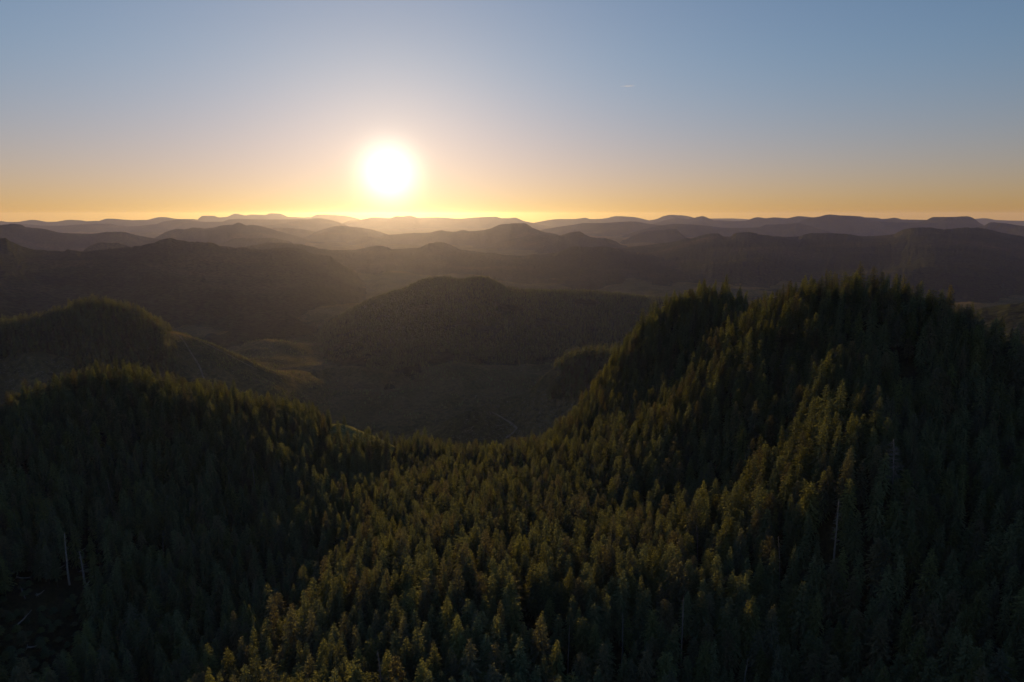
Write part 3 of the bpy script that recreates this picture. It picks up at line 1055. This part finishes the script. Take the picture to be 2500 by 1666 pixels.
brush(rows_front(P_KNOB, 0.66), 8.0, lambda px, py, p: (px > 400) & (px < 820) & (fbm(p[:, 0] / 45, p[:, 1] / 45, 3, 15) > -0.15), 411, 'low brush and saplings on the logged flank of the round hill', 0.10, 0.28)
brush(Pg[20:95][:, (aa > -0.42) & (aa < 0.30)], 11.0, lambda px, py, p: (py > 800) & (py < 1110) & (fbm(p[:, 0] / 70, p[:, 1] / 70, 3, 16) > 0.0), 413, 'low brush and saplings on the logged valley floor', 0.12, 0.32)
brush(rows_front(P_DOME, 0.40), 11.0, lambda px, py, p: (py > 850) & (px < 1500) & (fbm(p[:, 0] / 80, p[:, 1] / 80, 3, 17) > -0.1), 415, 'low brush and saplings at the foot of the central dome hill', 0.12, 0.34)

# ------------------------------------------------------------------ tracks and slash on the logged ground
from mathutils.bvhtree import BVHTree


def sheet_bvh(P):
    r, c, _ = P.shape
    idx = np.arange(r * c).reshape(r, c)
    q = np.stack([idx[:-1, :-1], idx[:-1, 1:], idx[1:, 1:], idx[1:, :-1]], -1).reshape(-1, 4)
    return BVHTree.FromPolygons([Vector(v) for v in P.reshape(-1, 3)], [tuple(int(k) for k in f) for f in q])


_az = (aa > -0.75) & (aa < 0.5)
MID = [sheet_bvh(P_KNOB), sheet_bvh(P_DOME), sheet_bvh(P_TUFT), sheet_bvh(Pg[:150][:, _az])]


def mid_hit(px, py):
    d = Vector(pix_dir(px, py)).normalized()
    best = None
    for b_ in MID:
        loc, nor, _i, dist = b_.ray_cast(Vector((0, 0, CAMZ)), d)
        if loc is not None and (best is None or dist < best[1]):
            best = (loc, dist, nor)
    return best


def mid_ground(x, y):
    """height of the middle-distance ground straight below a point"""
    z = None
    for b_ in MID:
        loc, _n, _i, _d = b_.ray_cast(Vector((x, y, 2000)), Vector((0, 0, -1)))
        if loc is not None and (z is None or loc.z > z):
            z = loc.z
    return z


def mat_track():
    m, t, o = new_mat('pale_track')
    tc = N(t, 'ShaderNodeTexCoord')
    nz = noise_tex(t, 0.12, 4, tc.outputs['Object'])
    d = N(t, 'ShaderNodeBsdfDiffuse')
    t.links.new(ramp(t, nz, [(0.3, (0.10, 0.09, 0.07)), (0.7, (0.20, 0.185, 0.15))]), d.inputs['Color'])
    t.links.new(d.outputs[0], o.inputs[0])
    return m


M_TRACK = mat_track()
TRACKS = [
    ([(424, 816), (440, 822), (452, 838), (463, 856), (474, 874), (486, 893), (494, 912), (499, 930)], 'pale logging track running down the logged flank of the round hill'),
    ([(455, 820), (480, 830), (508, 842), (530, 853), (556, 866), (590, 884), (625, 901)], 'faint upper track along the logged flank towards the valley'),
    ([(1235, 1070), (1252, 1058), (1262, 1046), (1248, 1034), (1225, 1020), (1196, 1004)], 'pale hooked track on the valley floor beyond the saddle'),
]
for pts, lab in TRACKS:
    fine = []
    for (xa, ya), (xb, yb) in zip(pts[:-1], pts[1:]):
        for k in range(6):
            fine.append((xa + (xb - xa) * k / 6 + random.Random(int(xa * 7 + k)).uniform(-0.8, 0.8), ya + (yb - ya) * k / 6))
    P3 = [mid_hit(x, y) for x, y in fine]
    P3 = [np.array(h[0]) for h in P3 if h is not None]
    if len(P3) < 3:
        continue
    V, Fc = [], []
    for k, p in enumerate(P3):
        t = P3[min(k + 1, len(P3) - 1)] - P3[max(k - 1, 0)]
        n = np.array([-t[1], t[0], 0]) / (np.hypot(t[0], t[1]) + 1e-6)
        for sd in (-1, 1):
            q = p + n * sd * 1.9
            zg = mid_ground(q[0], q[1])
            V.append((q[0], q[1], (zg if zg is not None else q[2]) + 0.6))
    for k in range(len(P3) - 1):
        Fc.append((2 * k, 2 * k + 1, 2 * k + 3, 2 * k + 2))
    link('track', mesh_from('track', V, Fc, [M_TRACK]), label=lab, kind='structure')

rg = random.Random(31)
V, Fc = [], []
for (x0, x1, y0, y1, cnt) in [(1120, 1400, 950, 1075, 900), (0, 190, 872, 960, 220), (430, 700, 815, 935, 420), (700, 1120, 930, 1080, 500)]:
    for k in range(cnt):
        h = mid_hit(rg.uniform(x0, x1), rg.uniform(y0, y1))
        if h is None:
            continue
        c = np.array(h[0])
        nrm = np.array(h[2])
        if nrm[2] < 0:
            nrm = -nrm
        a = rg.uniform(0, math.pi)
        d = np.array([math.cos(a), math.sin(a), 0])
        d = d - nrm * d.dot(nrm)
        d /= np.linalg.norm(d)
        e = np.cross(nrm, d)
        L = rg.uniform(1.2, 3.6)
        w = rg.uniform(0.15, 0.38)
        i0 = len(V)
        for sx, sy, sz in ((-1, -1, 0), (1, -0.6, 0), (1, 0.6, 0), (-1, 1, 0), (-1, -1, 1), (1, -0.6, 1), (1, 0.6, 1), (-1, 1, 1)):
            V.append(tuple(c + d * sx * L + e * sy * w + nrm * (sz * w * 2 - 0.1)))
        Fc += [tuple(i0 + q for q in f) for f in ((0, 1, 5, 4), (1, 2, 6, 5), (2, 3, 7, 6), (3, 0, 4, 7), (4, 5, 6, 7))]
link('slash', mesh_from('slash', V, Fc, [M_SLASH]), label='pale timber slash strewn over the logged valley', kind='stuff')

# ------------------------------------------------------------------ dead snags and windthrown logs
def snag_meshes(seed, Ht, r, nbr, blen, bend=0.9, mat=None):
    rg = random.Random(seed)
    bx, by = rg.uniform(-bend, bend), rg.uniform(-bend, bend)
    cen = lambda u: np.array([bx * u * u * 2, by * u * u * 2, Ht * u - 1.0 * (u == 0)])
    us = (0, 0.1, 0.25, 0.4, 0.55, 0.7, 0.85, 0.95, 1.0)
    wob = [np.array([rg.uniform(-0.06, 0.06), rg.uniform(-0.06, 0.06), 0]) for _ in us]
    TV, TF = tube([cen(u) + w for u, w in zip(us, wob)], [r * (1.25 - 1.05 * u) * rg.uniform(0.9, 1.1) + 0.03 for u in us], 7)
    V, Fc = [], []
    for b in range(nbr):
        u = rg.uniform(0.35, 0.98)
        a = rg.uniform(0, 6.28)
        L = blen * rg.uniform(0.35, 1.0) * (1.15 - 0.7 * u)
        p0 = cen(u)
        rise = rg.uniform(-0.35, 0.35)
        d = np.array([math.cos(a), math.sin(a), rise])
        sd = np.array([-math.sin(a), math.cos(a), 0]) * rg.uniform(-0.3, 0.3)
        pts = [p0, p0 + d * L * 0.5 + sd * L * 0.3, p0 + d * L + sd * L + np.array([0, 0, rg.uniform(-0.3, 0.1) * L])]
        v, f = tube(pts, [0.10, 0.06, 0.02], 4)
        Fc += [tuple(k + len(V) for k in q) for q in f]
        V += v
        if L > 1.6:
            for q in (0.5, 0.75):
                a2 = a + rg.choice((-0.8, 0.8))
                pa = p0 + d * L * q + sd * L * 0.5 * q
                pb = pa + np.array([math.cos(a2), math.sin(a2), rg.uniform(-0.2, 0.3)]) * L * 0.4
                v, f = tube([pa, pb], [0.05, 0.02], 4)
                Fc += [tuple(k + len(V) for k in q2) for q2 in f]
                V += v
    return mesh_from('trunk', TV, TF, [mat or M_DEAD], smooth=True), mesh_from('branches', V, Fc, [mat or M_DEAD])


for i, (px, py, Ht, r, nb, bl, lab) in enumerate(SNAGS):
    p = SNAG_POS[i]
    if p is None:
        print('no ground for snag', lab)
        continue
    tm, bm = snag_meshes(900 + i, Ht, r, int(nb * 1.5), bl * 1.3, mat=M_DEAD if px < 230 else M_GREY)
    root = link('dead_tree', None, label=lab, category='dead tree', group='dead snags in the forest', loc=tuple(p))
    link('trunk', tm, parent=root)
    link('branches', bm, parent=root)

LOGS = [
    (4, 1412, 62, 1375, 'long pale fallen log leaning up against the left picture edge'),
    (35, 1530, 77, 1487, 'pale fallen log lying alone low in the windthrow gap'),
    (208, 1434, 244, 1380, 'fallen log slanting up beneath the ragged grey snag'),
    (166, 1366, 226, 1322, 'long thin fallen log beside the tallest snag, pointing upslope'),
    (218, 1293, 228, 1266, 'short steep fallen log above the ragged snag'),
    (246, 1297, 261, 1251, 'steep pale fallen log highest in the windthrow gap'),
    (40, 1408, 76, 1406, 'level fallen log crossing the long pale log'),
    (51, 1434, 62, 1461, 'short fallen log pointing downslope under the level log'),
    (130, 1392, 162, 1374, 'short fallen log touching the foot of the tallest snag'),
    (90, 1452, 108, 1439, 'small fallen log in the brush between the tallest snag and lone log'),
    (10, 1640, 34, 1612, 'small pale log in the brush at the bottom corner'),
    (66, 1580, 92, 1572, 'small level log in the brush below the lone log'),
]
for i, (xa, ya, xb, yb, lab) in enumerate(LOGS):
    a, b2 = hit(xa, ya, 2.0), hit(xb, yb, 3.0)
    if a is None or b2 is None:
        continue
    rg = random.Random(700 + i)
    a = a + np.array([0, 0, 1.6])
    b2 = b2 + np.array([0, 0, 2.2])
    L = np.linalg.norm(b2 - a)
    if L > 34:
        b2 = a + (b2 - a) * 34 / L
    us = np.linspace(0, 1, 7)
    pts = [a + (b2 - a) * u + np.array([rg.uniform(-0.1, 0.1), rg.uniform(-0.1, 0.1), -0.5 * math.sin(math.pi * u)]) - a for u in us]
    V, Fc = tube(pts, [0.40 - 0.26 * u for u in us], 7)
    root = link('fallen_log', None, label=lab, category='log', group='windthrown logs on the left slope', loc=tuple(a))
    link('stem', mesh_from('stem', V, Fc, [M_DEAD], smooth=True), parent=root)
    RV, RF = [], []
    for k in range(9):
        an = k * 0.7 + rg.uniform(-0.2, 0.2)
        t = (np.array(pts[1]) - np.array(pts[0]))
        t /= np.linalg.norm(t)
        e1 = np.cross(t, [0, 0, 1.0])
        e1 /= np.linalg.norm(e1)
        e2 = np.cross(t, e1)
        dr = math.cos(an) * e1 + math.sin(an) * e2
        v, f = tube([np.array(pts[0]) + t * 0.2, np.array(pts[0]) + dr * rg.uniform(0.8, 1.5) - t * rg.uniform(0, 0.5)], [0.14, 0.04], 4)
        RF += [tuple(q + len(RV) for q in ff) for ff in f]
        RV += v
    link('roots', mesh_from('roots', RV, RF, [M_DEAD]), parent=root)

# ------------------------------------------------------------------ haze
hz, ht, ho = new_mat('haze')
pv = N(ht, 'ShaderNodeVolumePrincipled')          # larger droplets, scattering forwards
pv.inputs['Color'].default_value = (0.74, 0.40, 0.20, 1)
pv.inputs['Density'].default_value = 5.0e-6
pv.inputs['Anisotropy'].default_value = 0.82
pr = N(ht, 'ShaderNodeVolumePrincipled')          # the air itself, scattering blue evenly
pr.inputs['Color'].default_value = (0.15, 0.30, 1.0, 1)
pr.inputs['Density'].default_value = 2.0e-5
pr.inputs['Anisotropy'].default_value = 0.0
pr.inputs['Absorption Color'].default_value = (1, 1, 1, 1)
pv.inputs['Absorption Color'].default_value = (1, 1, 1, 1)
av = N(ht, 'ShaderNodeAddShader')
ht.links.new(pv.outputs[0], av.inputs[0])
ht.links.new(pr.outputs[0], av.inputs[1])
ht.links.new(av.outputs[0], ho.inputs['Volume'])
b = 47500.0
z0, z1 = floor_z(46000.0) - 120.0, CAMZ + 100.0
Vh = [(-b, -b, z0), (b, -b, z0), (b, b, z0), (-b, b, z0), (-b, -b, z1), (b, -b, z1), (b, b, z1), (-b, b, z1)]
Fh = [(3, 2, 1, 0), (4, 5, 6, 7), (0, 1, 5, 4), (1, 2, 6, 5), (2, 3, 7, 6), (3, 0, 4, 7)]
link('haze', mesh_from('haze', Vh, Fh, [hz]), label='thin evening haze filling the valleys', kind='stuff')

# ------------------------------------------------------------------ contrail, high above the haze
mt, tt, to = new_mat('ice_cloud')
cv = N(tt, 'ShaderNodeVolumePrincipled')
cv.inputs['Color'].default_value = (0.98, 0.98, 0.98, 1)
cv.inputs['Density'].default_value = 0.008
cv.inputs['Anisotropy'].default_value = 0.5
tt.links.new(cv.outputs[0], to.inputs['Volume'])
pa = pix_dir(1513, 211)
pb = pix_dir(1553, 210)
pa = pa / np.linalg.norm(pa) * 52000
pb = pb / np.linalg.norm(pb) * 52600
u_ = np.linspace(0, 1, 9)
V, Fc = tube([(pb - pa) * t for t in u_], [2 + 15 * math.sin(math.pi * t) ** 0.7 for t in u_], 8)
link('contrail', mesh_from('contrail', V, Fc, [mt], smooth=True), label='short thin white contrail high in the blue sky', category='contrail', loc=(pa[0], pa[1], CAMZ + pa[2]))
